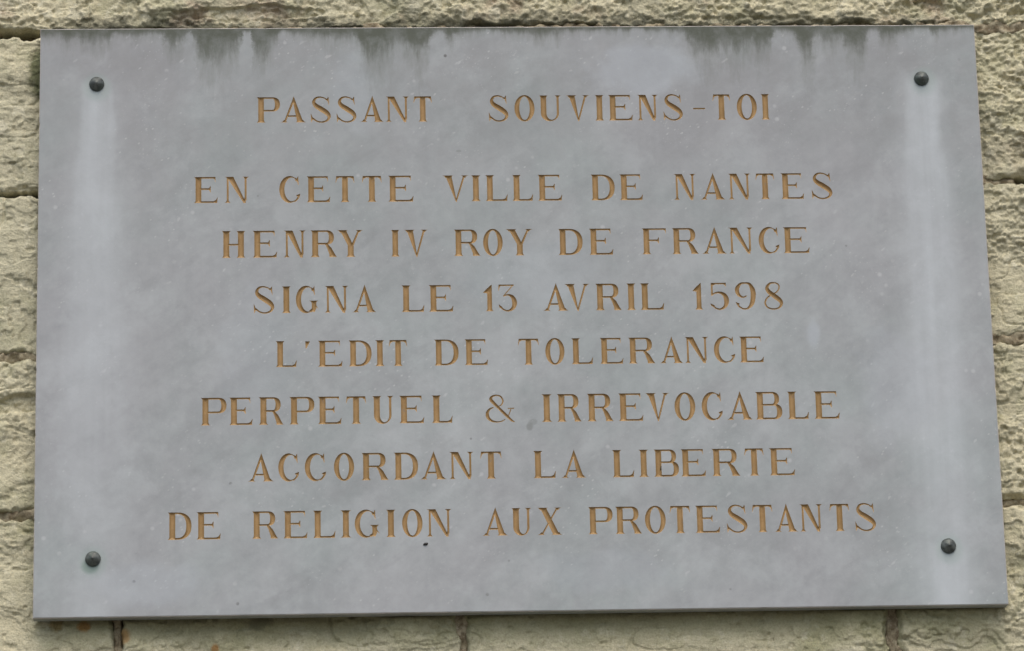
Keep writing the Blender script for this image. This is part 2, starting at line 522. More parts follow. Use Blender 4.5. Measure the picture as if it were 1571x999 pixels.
def build_wall():
    root = empty('stone_wall', (0, 0, ZC))
    tag(root, 'weathered yellowish limestone block wall behind the marble plaque', 'wall')
    xs = axis(-.70, .70, .0013, -1.62, 1.62, .007)
    zs = axis(-.455, .455, .0013, -ZC - .02, 1.0, .007)
    X, Z = np.meshgrid(xs, zs)
    wob, wobx, dj, block = joints(X, Z)
    bi = block.astype(int)
    tab = np.random.default_rng(3).uniform(-1, 1, (4, 1024))
    # roughness changes over the wall: smoother left, broken at the top and on the right
    rough = .50 + .45 * sm(.35, .62, X) + .50 * sm(.36, .40, Z) + .30 * lattice(X, Z, .10, 9)
    rough = np.clip(rough, .3, 1.7) * .78
    worn = .22 + .90 * sm(-.30, .45, lattice(X, Z, .055, 10, 1.2) + .45 * lattice(X, Z, .022, 8) + .35 * sm(.55, .63, np.abs(X) * (X > 0)) + .4 * sm(.36, .40, Z))
    h = .0030 * tab[0][bi] + .010 * tab[1][bi] * (X * .3) + .0045 * lattice(X, Z, .11, 11, 1.4)
    h += rough * (.0042 * lattice(X, Z, .042, 12, 1.5) + .0018 * lattice(X, Z, .021, 17, 1.1) + worn * (.0016 * (2.2 * np.abs(lattice(X, Z, .024, 13, 1.1)) - .75) + .0019 * (2.2 * np.abs(lattice(X + .3 * wobx, Z, .011, 14, 1.2)) - .75))
                  + worn * (.0024 * lattice(X, Z, .0048, 15, 1.3) + .0018 * lattice(X, Z, .003, 16)))
    # flaked scabs: plates that break off in steps
    fl = lattice(X + .25 * wobx, Z, .055, 21, 1.7) + .45 * lattice(X, Z, .02, 22, 1.4) + .22 * lattice(X, Z, .008, 23)
    h += rough * (.0042 * sm(.05, .12, fl) + .0036 * sm(.48, .54, fl) - .0040 * sm(-.48, -.56, fl))
    # hairline cracks and the edges of thin spalls
    for cell, sd, dep in ((.075, 71, .0030), (.034, 72, .0022)):
        n_ = lattice(X + wobx, Z + .8 * wob, cell, sd, 1.8)
        h -= dep * sm(.055, .0, np.abs(n_)) * sm(-.1, .35, lattice(X, Z, .06, sd + 5))
        h += .0012 * sm(-.02, .02, n_)
    # pits
    pit = lattice(X, Z, .0125, 31, 1.5) + .5 * lattice(X, Z, .0055, 32, 1.3)
    h -= rough * .0026 * sm(.78, 1.04, pit)
    pit3 = lattice(X, Z, .0068, 35, 1.9) + .3 * lattice(X, Z, .02, 36)
    h -= .0022 * sm(.72, .90, pit3)
    pit2 = lattice(X, Z, .024, 33, 2.0) + .4 * lattice(X, Z, .008, 34)
    h -= rough * .0040 * sm(.86, .96, pit2)
    # a big scab broken away above the plaque, and one hollow on the left
    for cx, cz, rx, rz, dd in ((-.175, .425, .030, .040, -.009), (-.620, -.105, .040, .012, -.008), (.560, .405, .05, .02, -.006), (-.33, .41, .10, .010, -.006)):
        e = np.sqrt(((X - cx) / rx) ** 2 + ((Z - cz) / rz) ** 2) + .35 * lattice(X, Z, .02, 41)
        h += dd * sm(1.1, .9, e)
    h = np.minimum(h, .0145 - .003 * (1 - np.exp(-np.maximum(h - .0145, 0) / .003)) + .003)
    jw = .0044 + .0022 * lattice(X, Z, .06, 51) + .0022 * lattice(X, Z, .014, 54) + .0010 * lattice(X, Z, .006, 55)                          # half the joint's width
    edge = sm(jw, jw + .0075, dj + .0024 * lattice(X, Z, .007, 52) + .003 * lattice(X, Z, .02, 53))
    h = h * (.25 + .75 * edge) - .0050 * (1 - edge) ** 1.5 - .046 * sm(jw + .0012, jw - .0022, dj)
    # the stone is dressed back where the slab hangs, so the slab sits flat on it
    behind = sm(HALF + .006, HALF - .006, np.abs(X)) * sm(HH + .004, HH - .006, np.abs(Z))
    h = np.where(behind > 0, np.minimum(h, h * (1 - behind) + behind * .0015), h)
    grid_obj('masonry', X, .0290 - h, Z, M_STONE, root)
    # mortar: one crumbling sheet set back behind the faces of the stones, seen only in the joints
    xs2 = axis(-.74, .74, .0026, -1.61, 1.61, .007)
    zs2 = axis(-.47, .47, .0026, -ZC - .01, .98, .007)
    X2, Z2 = np.meshgrid(xs2, zs2)
    g = -.0042 + .0036 * lattice(X2, Z2, .030, 61, 1.6) + .0042 * lattice(X2, Z2, .011, 62) + .0030 * lattice(X2, Z2, .0055, 63) + .0015 * lattice(X2, Z2, .003, 64)
    t2 = (X2 + .63) / 1.26
    empty_gap = np.zeros(X2.shape)
    for k, lo, hi in ((2, -2.0, -.40), (3, -2.0, -.40), (3, .652, 2.0)):       # these lengths of joint have lost their mortar
        a, b = COURSES[k]
        empty_gap = np.maximum(empty_gap, sm(.02, .012, np.abs(Z2 - (a + (b - a) * t2))) * sm(lo - .01, lo + .01, X2) * sm(hi + .01, hi - .01, X2))
    dj2 = joints(X2, Z2)[2]
    g = np.minimum(g, -.0005) - .03 * sm(.0065, .0105, dj2 + .002 * lattice(X2, Z2, .012, 66)) - .034 * empty_gap
    grid_obj('mortar', X2, .0290 - g, Z2, M_MORTAR, root)
    # back of the wall, so it has its full thickness
    bx, bz0, bz1 = 1.60, -ZC - .01, .97
    v = [(-bx, .075, bz0), (bx, .075, bz0), (bx, .075, bz1), (-bx, .075, bz1), (-bx, .40, bz0), (bx, .40, bz0), (bx, .40, bz1), (-bx, .40, bz1)]
    mesh_obj('core', v, [(0, 1, 2, 3), (5, 4, 7, 6), (4, 0, 3, 7), (1, 5, 6, 2), (3, 2, 6, 7), (4, 5, 1, 0)], M_STONE, root)
    return root


build_wall()

# unseen bounce sheet added at the wall's foot: its light reaches the undersides
px, py = np.meshgrid(np.linspace(-8, 8, 60), np.linspace(.3, -12, 60))
pv = NT('bounce_ground_mat')
pn = pv.noise(pv.coords(), 6, 5, .6)
pv.put(pv.bsdf.inputs['Base Color'], pv.mix(pn, (.085, .08, .07), (.125, .118, .10)))
pv.bsdf.inputs['Roughness'].default_value = .9
pave = grid_obj('bounce_ground', px[::-1], py[::-1], np.zeros(px.shape), pv.m)
tag(pave, kind='structure')


# ------------------------------------------------------------------ letter shapes, cap height 1
CUT = .088                                     # depth of the cut
ST, HL, FH, SE = .215, .068, .095, .062      # stem, hairline, serif height, serif reach


def rect(x0, y0, x1, y1):
    return [(x0, y0), (x1, y0), (x1, y1), (x0, y1)]


def foot(xl, xr, y=0.0, up=1, l=SE, r=SE, fh=FH):
    """Flared serif under (up=1) or over (up=-1) a stroke that spans xl..xr there."""
    p = [(xl - l, y), (xr + r, y), (xr + r * .30, y + up * fh * .42), (xr, y + up * fh), (xl, y + up * fh), (xl - l * .30, y + up * fh * .42)]
    return p


def stem(x, w=ST, y0=0., y1=1., bot=(SE, SE), top=(SE, SE)):
    out = [rect(x - w / 2, y0, x + w / 2, y1)]
    if bot: out.append(foot(x - w / 2, x + w / 2, y0, 1, *bot))
    if top: out.append(foot(x - w / 2, x + w / 2, y1, -1, *top))
    return out


def sl(xa, ya, xb, yb, wa, wb=None):
    """Slanted stroke, widths measured level."""
    wb = wa if wb is None else wb
    return [(xa - wa / 2, ya), (xb - wb / 2, yb), (xb + wb / 2, yb), (xa + wa / 2, ya)]


def curve_pts(P, n=10):
    P = np.array(P, float)
    P = np.vstack([2 * P[0] - P[1], P, 2 * P[-1] - P[-2]])
    out = []
    for i in range(1, len(P) - 2):
        a, b, c, d = P[i - 1:i + 3]
        for t in np.linspace(0, 1, n, endpoint=False):
            out.append(.5 * ((2 * b) + (-a + c) * t + (2 * a - 5 * b + 4 * c - d) * t * t + (-a + 3 * b - 3 * c + d) * t ** 3))
    out.append(P[-2])
    return np.array(out)


def brush(P, n=7):
    """P: (x, y, half width) knots -> strip of quads."""
    q = curve_pts(P, n)
    t = np.gradient(q[:, :2], axis=0)
    t /= np.linalg.norm(t, axis=1)[:, None] + 1e-9
    nn = np.stack([-t[:, 1], t[:, 0]], 1)
    a, b = q[:, :2] + nn * q[:, 2:3], q[:, :2] - nn * q[:, 2:3]
    return [[tuple(a[i]), tuple(b[i]), tuple(b[i + 1]), tuple(a[i + 1])] for i in range(len(q) - 1)]


def arc(cx, cy, rx, ry, ix, iy, a0, a1, n=40, sx=0.0):
    """Band between an outer and an inner ellipse, angles in degrees; sx shifts the inner one."""
    t = np.radians(np.linspace(a0, a1, n + 1))
    o = np.stack([cx + rx * np.cos(t), cy + ry * np.sin(t)], 1)
    i = np.stack([cx + sx + ix * np.cos(t), cy + iy * np.sin(t)], 1)
    return [[tuple(o[k]), tuple(o[k + 1]), tuple(i[k + 1]), tuple(i[k])] for k in range(n)]


def bowl(x0, x1, ya, yb, th, hl=HL, n=26):
    """Right-hand bowl between heights ya < yb, from x0 to its outer right x1, th thick there."""
    cy, ry = (ya + yb) / 2, (yb - ya) / 2
    cx = x1 - min(ry * 1.02, (x1 - x0) * .80)
    out = [rect(x0, yb - hl, cx + .004, yb), rect(x0, ya, cx + .004, ya + hl)]
    t = np.radians(np.linspace(-90, 90, n + 1))
    k = .86                                   # a little squarer than an ellipse
    se = lambda v: np.sign(v) * np.abs(v) ** k
    o = np.stack([cx + (x1 - cx) * se(np.cos(t)), cy + ry * se(np.sin(t))], 1)
    i = np.stack([cx + (x1 - cx - th) * se(np.cos(t)), cy + (ry - hl) * se(np.sin(t))], 1)
    return out + [[tuple(o[j]), tuple(o[j + 1]), tuple(i[j + 1]), tuple(i[j])] for j in range(n)]


def g_E(w, low=True):
    x = SE + ST / 2
    p = [rect(x - ST / 2, 0, x + ST / 2, 1), foot(x - ST / 2, x + ST / 2, 1, -1, SE, .02)]
    e = w * (.90 if low else 1.0)
    p += [rect(x, 1 - HL, e, 1), [(e - .075, 1 - HL), (e - .035, 1 - HL - .04), (e - .012, .79), (e + .002, .79), (e, 1 - HL)]]
    m = w * .70
    p += [rect(x, .500, m - .05, .500 + HL), [(m - .135, .502), (m - .06, .490), (m - .012, .40), (m + .004, .40), (m + .004, .655), (m - .012, .655), (m - .06, .57), (m - .135, .556)]]
    if low:
        p += [foot(x - ST / 2, x + ST / 2, 0, 1, SE, .02), rect(x, 0, w - .02, HL), [(w - .16, HL), (w - .17, .02), (w - .03, 0), (w, .215), (w - .018, .215), (w - .075, HL + .045)]]
    else:
        p += [foot(x - ST / 2, x + ST / 2, 0, 1)]
    return p


def g_F(w): return g_E(w, False)


def g_L(w):
    x = SE + ST / 2
    return stem(x, bot=(SE, .02)) + [rect(x, 0, w - .02, HL), [(w - .17, HL), (w - .18, .02), (w - .03, 0), (w, .255), (w - .018, .255), (w - .08, HL + .05)]]


def g_I(w):
    s = min(ST, w - .1)
    e = (w - s) / 2
    return stem(w / 2, s, bot=(e, e), top=(e, e))


def g_T(w):
    p = stem(w / 2, top=None)
    p += [rect(.03, 1 - HL, w - .03, 1)]
    for f in (lambda v: v, lambda v: w - v):
        q = [(f(.028), 1), (f(.14), 1 - HL), (f(.062), 1 - HL - .05), (f(.014), .74), (f(-.002), .74)]
        p.append(q)
    return p


def g_H(w):
    a = .05 + ST / 2
    return stem(a, bot=(.05, .05), top=(.05, .05)) + stem(w - a, bot=(.05, .05), top=(.05, .05)) + [rect(a, .455, w - a, .455 + HL)]


def g_N(w):
    t = .075
    xl, xr = .125, w - .095
    return (stem(xl, t, bot=(.085, .07), top=None) + stem(xr, t, y0=.10, bot=None, top=(.085, .095))
            + [sl(xl + .085, 1, xr - .03, -.01, .245, .10)[:], foot(xl - .03, xl + .20, 1, -1, .095, .0, .07),
               [(xr - .085, .05), (xr - .02, -.035), (xr + t / 2, .13), (xr - .04, .2)]])


def g_A(w):
    ax, ay = w * .515, 1.0
    lx, rx = w * .165, w * .765
    p = [[(ax - .020, ay - .02), (lx - .038, 0), (lx + .038, 0), (ax + .045, ay - .10)],
         [(ax - .012, ay + .005), (ax - .045, ay - .12), (rx - .115, 0), (rx + .115, 0), (ax + .012, ay + .005)],
         [(ax - .03, ay - .05), (ax + .03, ay - .05), (ax + .006, ay + .03), (ax - .006, ay + .03)]]
    yb = .215
    xa = lx + (ax - lx) * yb; xb = rx + (ax - rx) * yb
    p += [rect(xa, yb, xb, yb + HL)]
    p += [foot(lx - .038, lx + .038, 0, 1, lx - .038, .085), foot(rx - .108, rx + .108, 0, 1, .075, w - rx - .108)]
    return p


def g_V(w):
    ax = w * .525
    lx, rx = w * .235, w * .83
    return [[(lx - .115, 1), (ax - .03, 0), (ax + .012, -.01), (lx + .115, 1)],
            [(rx - .038, 1), (ax - .03, .05), (ax - .012, -.03), (ax + .012, -.03), (ax + .02, .0), (rx + .038, 1)],
            foot(lx - .108, lx + .108, 1, -1, lx - .108, .075), foot(rx - .036, rx + .036, 1, -1, .085, w - rx - .036)]


def g_X(w):
    a, b = w * .235, w * .765
    c, d = w * .82, w * .17
    return [sl(a, 1, b, 0, .225), sl(c, 1, d, 0, .072), foot(a - .112, a + .112, 1, -1, a - .112, .07), foot(b - .112, b + .112, 0, 1, .07, w - b - .112),
            foot(c - .036, c + .036, 1, -1, .08, w - c - .036), foot(d - .036, d + .036, 0, 1, d - .036, .08)]


def g_Y(w):
    m = w * .515
    a, c = w * .225, w * .83
    return stem(m, y1=.46, top=None) + [[(a - .112, 1), (m - ST / 2, .44), (m + ST / 2, .40), (a + .112, 1)], [(c - .036, 1), (m + .0, .40), (m + ST / 2, .42), (c + .036, 1)],
            foot(a - .106, a + .106, 1, -1, a - .106, .07), foot(c - .036, c + .036, 1, -1, .085, w - c - .036)]


def g_O(w):
    return arc(w / 2, .5, w / 2, .518, w / 2 - .185, .518 - HL * .95, 0, 360, 64)


def g_C(w, low=True):
    cx, rx = w * .50, w * .50
    ix = rx - .115
    p = arc(cx, .5, rx, .518, ix, .518 - HL, 58, 292, 48, .075)
    # top terminal
    t = brush([(cx + rx * .50, .935, .030), (cx + rx * .66, .885, .026), (cx + rx * .78, .855, .02)], 4)
    x = w * .90
    p += t + [[(x - .11, .90), (x - .10, .83), (x - .04, .80), (x + .012, .655), (x + .028, .655), (x + .012, 1.0), (x - .004, 1.0), (x - .05, .91)]]
    if low:
        p += brush([(cx + rx * .40, .028, .029), (cx + rx * .62, .085, .031), (cx + rx * .84, .200, .036), (cx + rx * .93, .285, .03)], 4)
        p += [[(w * .80, .275), (w * .84, .22), (w * .98, .22), (w + .004, .325), (w - .01, .335)]]
    else:
        p += brush([(cx + rx * .40, .028, .029), (cx + rx * .58, .07, .034), (cx + rx * .68, .12, .045)], 4)
    return p


def g_G(w):
    p = g_C(w * .90, False)
    x = w * .80
    p += [rect(x - .085, .14, x + .085, .40), [(x - .085, .15), (x - .085, .05), (x + .02, .02), (x + .085, .16)],
          [(x - .085, .2), (x + .085, .2), (w, .12), (w - .01, .15), (x + .085, .28)], foot(x - .085, x + .085, .455, -1, .10, w - x - .085 - .004, .09)]
    p += brush([(w * .60, .055, .030), (x - .07, .11, .045), (x, .20, .06)], 4)
    return p


def g_D(w):
    x = SE + ST / 2
    return [rect(x - ST / 2, 0, x + ST / 2, 1), foot(x - ST / 2, x + ST / 2, 1, -1, SE, .02), foot(x - ST / 2, x + ST / 2, 0, 1, SE, .02)] + bowl(x, w, 0, 1, .19)


def g_P(w):
    x = SE + ST / 2
    return [rect(x - ST / 2, 0, x + ST / 2, 1), foot(x - ST / 2, x + ST / 2, 1, -1, SE, .02), foot(x - ST / 2, x + ST / 2, 0, 1)] + bowl(x, w, .435, 1, .19)


def g_R(w):
    x = SE + ST / 2
    b = w * .885
    return ([rect(x - ST / 2, 0, x + ST / 2, 1), foot(x - ST / 2, x + ST / 2, 1, -1, SE, .02), foot(x - ST / 2, x + ST / 2, 0, 1)] + bowl(x, b, .465, 1, .185)
            + [[(w * .53, .50), (w * .62, .34), (w * .705, .10), (w * .71, 0), (w, 0), (w * .975, .02), (w * .90, .14), (w * .79, .34), (w * .66, .475), (w * .60, .50)]])


def g_B(w):
    x = SE + ST / 2
    return ([rect(x - ST / 2, 0, x + ST / 2, 1), foot(x - ST / 2, x + ST / 2, 1, -1, SE, .02), foot(x - ST / 2, x + ST / 2, 0, 1, SE, .02)]
            + bowl(x, w * .90, .495, 1, .17) + bowl(x, w, 0, .495 + HL, .19))


def g_S(w):
    P = [(.80, .895, .018), (.66, .955, .026), (.45, .992, .030), (.25, .945, .042), (.155, .80, .062), (.26, .655, .085), (.52, .52, .098), (.80, .365, .090),
         (.905, .215, .064), (.80, .070, .040), (.55, .006, .030), (.30, .045, .030), (.10, .165, .030)]
    p = brush([(a * w, b, c) for a, b, c in P], 6)
    p += [[(.70 * w, .945), (.72 * w, .885), (.82 * w, .845), (.895 * w, .67), (.915 * w, .67), (.885 * w, 1.0), (.86 * w, 1.0), (.80 * w, .925)],
          [(.20 * w, .065), (.20 * w, .135), (.10 * w, .195), (.018 * w, .345), (0, .345), (.022 * w, .0), (.045 * w, .0), (.10 * w, .10)]]
    return p


def g_U(w):
    a = .055 + ST / 2
    t = .085
    b = w - .085 - t / 2
    cx = (a - ST / 2 + b + t / 2) / 2
    rx = (b + t / 2 - a + ST / 2) / 2
    p = [rect(a - ST / 2, .30, a + ST / 2, 1), rect(b - t / 2, .30, b + t / 2, 1), foot(a - ST / 2, a + ST / 2, 1, -1, .055, .055), foot(b - t / 2, b + t / 2, 1, -1, .075, .085)]
    tt = np.radians(np.linspace(180, 360, 37))
    o = np.stack([cx + rx * np.cos(tt), .305 + .32 * np.sin(tt)], 1)
    il, ir = a + ST / 2, b - t / 2
    i = np.stack([(il + ir) / 2 + (ir - il) / 2 * np.cos(tt), .305 + (.32 - .062) * np.sin(tt)], 1)
    return p + [[tuple(o[k]), tuple(o[k + 1]), tuple(i[k + 1]), tuple(i[k])] for k in range(36)]


def g_1(w):
    x = w - .06 - .175 / 2
    return [[(x - .0875, 0), (x + .0875, 0), (x + .0875, 1), (x + .07, 1), (x - .0875, .86)], foot(x - .0875, x + .0875, 0, 1, .062, .06), [(0, .70), (x - .02, .66), (x + .03, .95), (x - .0875, .86)]]


def g_3(w):
    p = [rect(.02, .94, w * .86, 1), [(.0, .76), (.016, .76), (.07, .93), (.10, .95), (.05, 1), (.01, 1)], [(w * .80, 1), (w * .88, 1), (w * .33, .575), (w * .25, .575)],
         [(w * .25, .575), (w * .30, .535), (w * .45, .60), (w * .35, .64)]]
    p += brush([(w * .30, .578, .026), (w * .55, .610, .034), (w * .78, .52, .070), (w * .885, .315, .092), (w * .80, .12, .066), (w * .55, .015, .034), (w * .30, .05, .030), (w * .10, .16, .032)], 6)
    return p + [[(0, .27), (.03, .13), (w * .22, .08), (w * .22, .15), (w * .14, .19)]]


def g_5(w):
    p = [rect(w * .06, .94, w * .86, 1), [(w * .74, .95), (w * .86, .85), (w * .875, .85), (w * .88, 1), (w * .78, 1)], rect(w * .06, .52, w * .06 + .07, 1), [(w * .06, 1), (w * .30, .94), (w * .06 + .07, .88)]]
    p += brush([(w * .06, .525, .022), (w * .28, .615, .030), (w * .55, .63, .044), (w * .80, .52, .078), (w * .885, .32, .092), (w * .80, .12, .064), (w * .55, .012, .034), (w * .32, .04, .030), (w * .12, .145, .032)], 6)
    return p + [[(0, .235), (w * .05, .13), (w * .25, .07), (w * .24, .15), (w * .14, .19)]]


def g_9(w):
    p = brush([(w * .55, .985, .030), (w * .30, .955, .045), (w * .125, .77, .078), (w * .17, .57, .066), (w * .36, .455, .034), (w * .52, .475, .028), (w * .58, .52, .018)], 6)
    p += brush([(w * .52, .985, .030), (w * .74, .94, .052), (w * .885, .72, .090), (w * .90, .48, .094), (w * .82, .20, .078), (w * .62, .035, .038), (w * .40, .015, .030), (w * .20, .10, .032), (w * .12, .19, .03)], 6)
    return p + [[(w * .02, .28), (w * .08, .17), (w * .2, .14), (w * .22, .22)]]


def g_8(w):
    p = brush([(w * .60, .985, .028), (w * .36, .96, .040), (w * .20, .80, .062), (w * .30, .64, .080), (w * .58, .47, .090), (w * .82, .32, .080), (w * .885, .19, .058),
               (w * .76, .045, .034), (w * .48, -.005, .030), (w * .20, .06, .030), (w * .085, .22, .034), (w * .18, .40, .030), (w * .42, .535, .026), (w * .68, .64, .026), (w * .80, .79, .028), (w * .76, .92, .028), (w * .60, .985, .028)], 6)
    return p


def g_amp(w):
    # zoomed outline: upper loop, thick diagonal, lower loop, small flag on the right
    f = lambda x, y, h: (w * (x - 50) / 525, (655 - y) / 475, h)
    p = brush([f(560, 655, .012), f(500, 622, .040), f(400, 525, .052), (f(285, 410, .050)), f(200, 325, .058), f(150, 262, .060), f(170, 213, .042), f(240, 190, .028), f(320, 213, .030), f(358, 285, .030), f(330, 355, .024), f(270, 385, .018)], 6)
    p += brush([f(195, 400, .022), f(130, 425, .034), f(85, 490, .056), f(95, 570, .060), f(160, 630, .040), f(260, 650, .026), f(340, 635, .022), f(395, 602, .016)], 6)
    p += [[f(440, 408, 0)[:2], f(438, 428, 0)[:2], f(548, 428, 0)[:2], f(555, 405, 0)[:2]], [f(485, 430, 0)[:2], f(435, 560, 0)[:2], f(452, 565, 0)[:2], f(506, 430, 0)[:2]]]
    return p


def g_apo(w):
    return [[(0, .985), (w, .985), (w, .955), (w * .28, .71), (w * .06, .71)]]


def g_hyp(w):
    return [[(0, .415), (w, .415), (w, .475), (0, .475)]]


GLYPH = {'&': g_amp, "'": g_apo, '-': g_hyp}
for _k in 'AEFLITHNVXYOCGDPRBSU13598':
    GLYPH[_k] = globals()['g_' + _k]


def ccw(p):
    a = sum(p[i][0] * p[(i + 1) % len(p)][1] - p[(i + 1) % len(p)][0] * p[i][1] for i in range(len(p)))
    return p if a > 0 else p[::-1]


def cdt(polys, extra):
    V, F = [], []
    for p in polys:
        F.append(list(range(len(V), len(V) + len(p))))
        V += [Vector(q) for q in p]
    V += [Vector(q) for q in extra]
    v, e, f, ov, oe, of = delaunay_2d_cdt(V, [], F, 0, 2e-5, True)
    v = np.array([(q[0], q[1]) for q in v])
    tri = [t for t, o in zip(f, of) if len(o)]
    return v, tri


def rim(tri):
    cnt = {}
    for t in tri:
        for i in range(len(t)):
            a, b = t[i], t[(i + 1) % len(t)]
            if (b, a) in cnt: del cnt[(b, a)]
            else: cnt[(a, b)] = 1
    return list(cnt)


def seg_dist(P, A, Bv):
    d = np.full(len(P), 9.0)
    for a, b in zip(A, Bv):
        ab = b - a
        t = np.clip(((P - a) @ ab) / (ab @ ab + 1e-12), 0, 1)
        d = np.minimum(d, np.linalg.norm(P - a - t[:, None] * ab, axis=1))
    return d


def inside(P, polys):
    m = np.zeros(len(P), bool)
    for q in polys:
        q = np.array(q)
        c = np.zeros(len(P), bool)
        for a, b in zip(q, np.roll(q, -1, 0)):
            if a[1] != b[1]:
                k = (a[1] > P[:, 1]) != (b[1] > P[:, 1])
                c ^= k & (P[:, 0] < (b[0] - a[0]) * (P[:, 1] - a[1]) / (b[1] - a[1]) + a[0])
        m |= c
    return m


def cut_letter(ch, w):
    """V-cut of one letter: points (x, y, depth), triangles, and the rim edges in which it meets the face."""
    polys = [ccw(p) for p in GLYPH[ch](w)]
    v, tri = cdt(polys, [])
    ed = rim(tri)
    A, Bv = v[[a for a, b in ed]], v[[b for a, b in ed]]
    st = .021
    gx, gy = np.meshgrid(np.arange(-.05, w + .05, st), np.arange(-.07, 1.08, st))
    P = np.stack([gx.ravel(), gy.ravel()], 1)
    P = P[inside(P, polys)]
    P = P[seg_dist(P, A, Bv) > .009]
    # second pass: only the rim as fixed edges, so that nothing bridges the groove
    used = sorted({k for e in ed for k in e})
    ix = {k: i for i, k in enumerate(used)}
    allp = [Vector(v[k]) for k in used] + [Vector(q) for q in P]
    vv, _, ff, _, _, _ = delaunay_2d_cdt(allp, [(ix[a], ix[b]) for a, b in ed], [], 0, 1e-6, False)
    v = np.array([(q[0], q[1]) for q in vv])
    keep = inside(v[np.array(ff)].mean(1), polys)
    tri = [t for t, k in zip(ff, keep) if k]
    ed = rim(tri)
    A, Bv = v[[a for a, b in ed]], v[[b for a, b in ed]]
    d = seg_dist(v, A, Bv)
    on = np.zeros(len(v), bool)
    on[[a for a, b in ed]] = True
    d[on] = 0
    return np.column_stack([v, CUT * (1 - np.exp(-d / .042))]), tri, ed


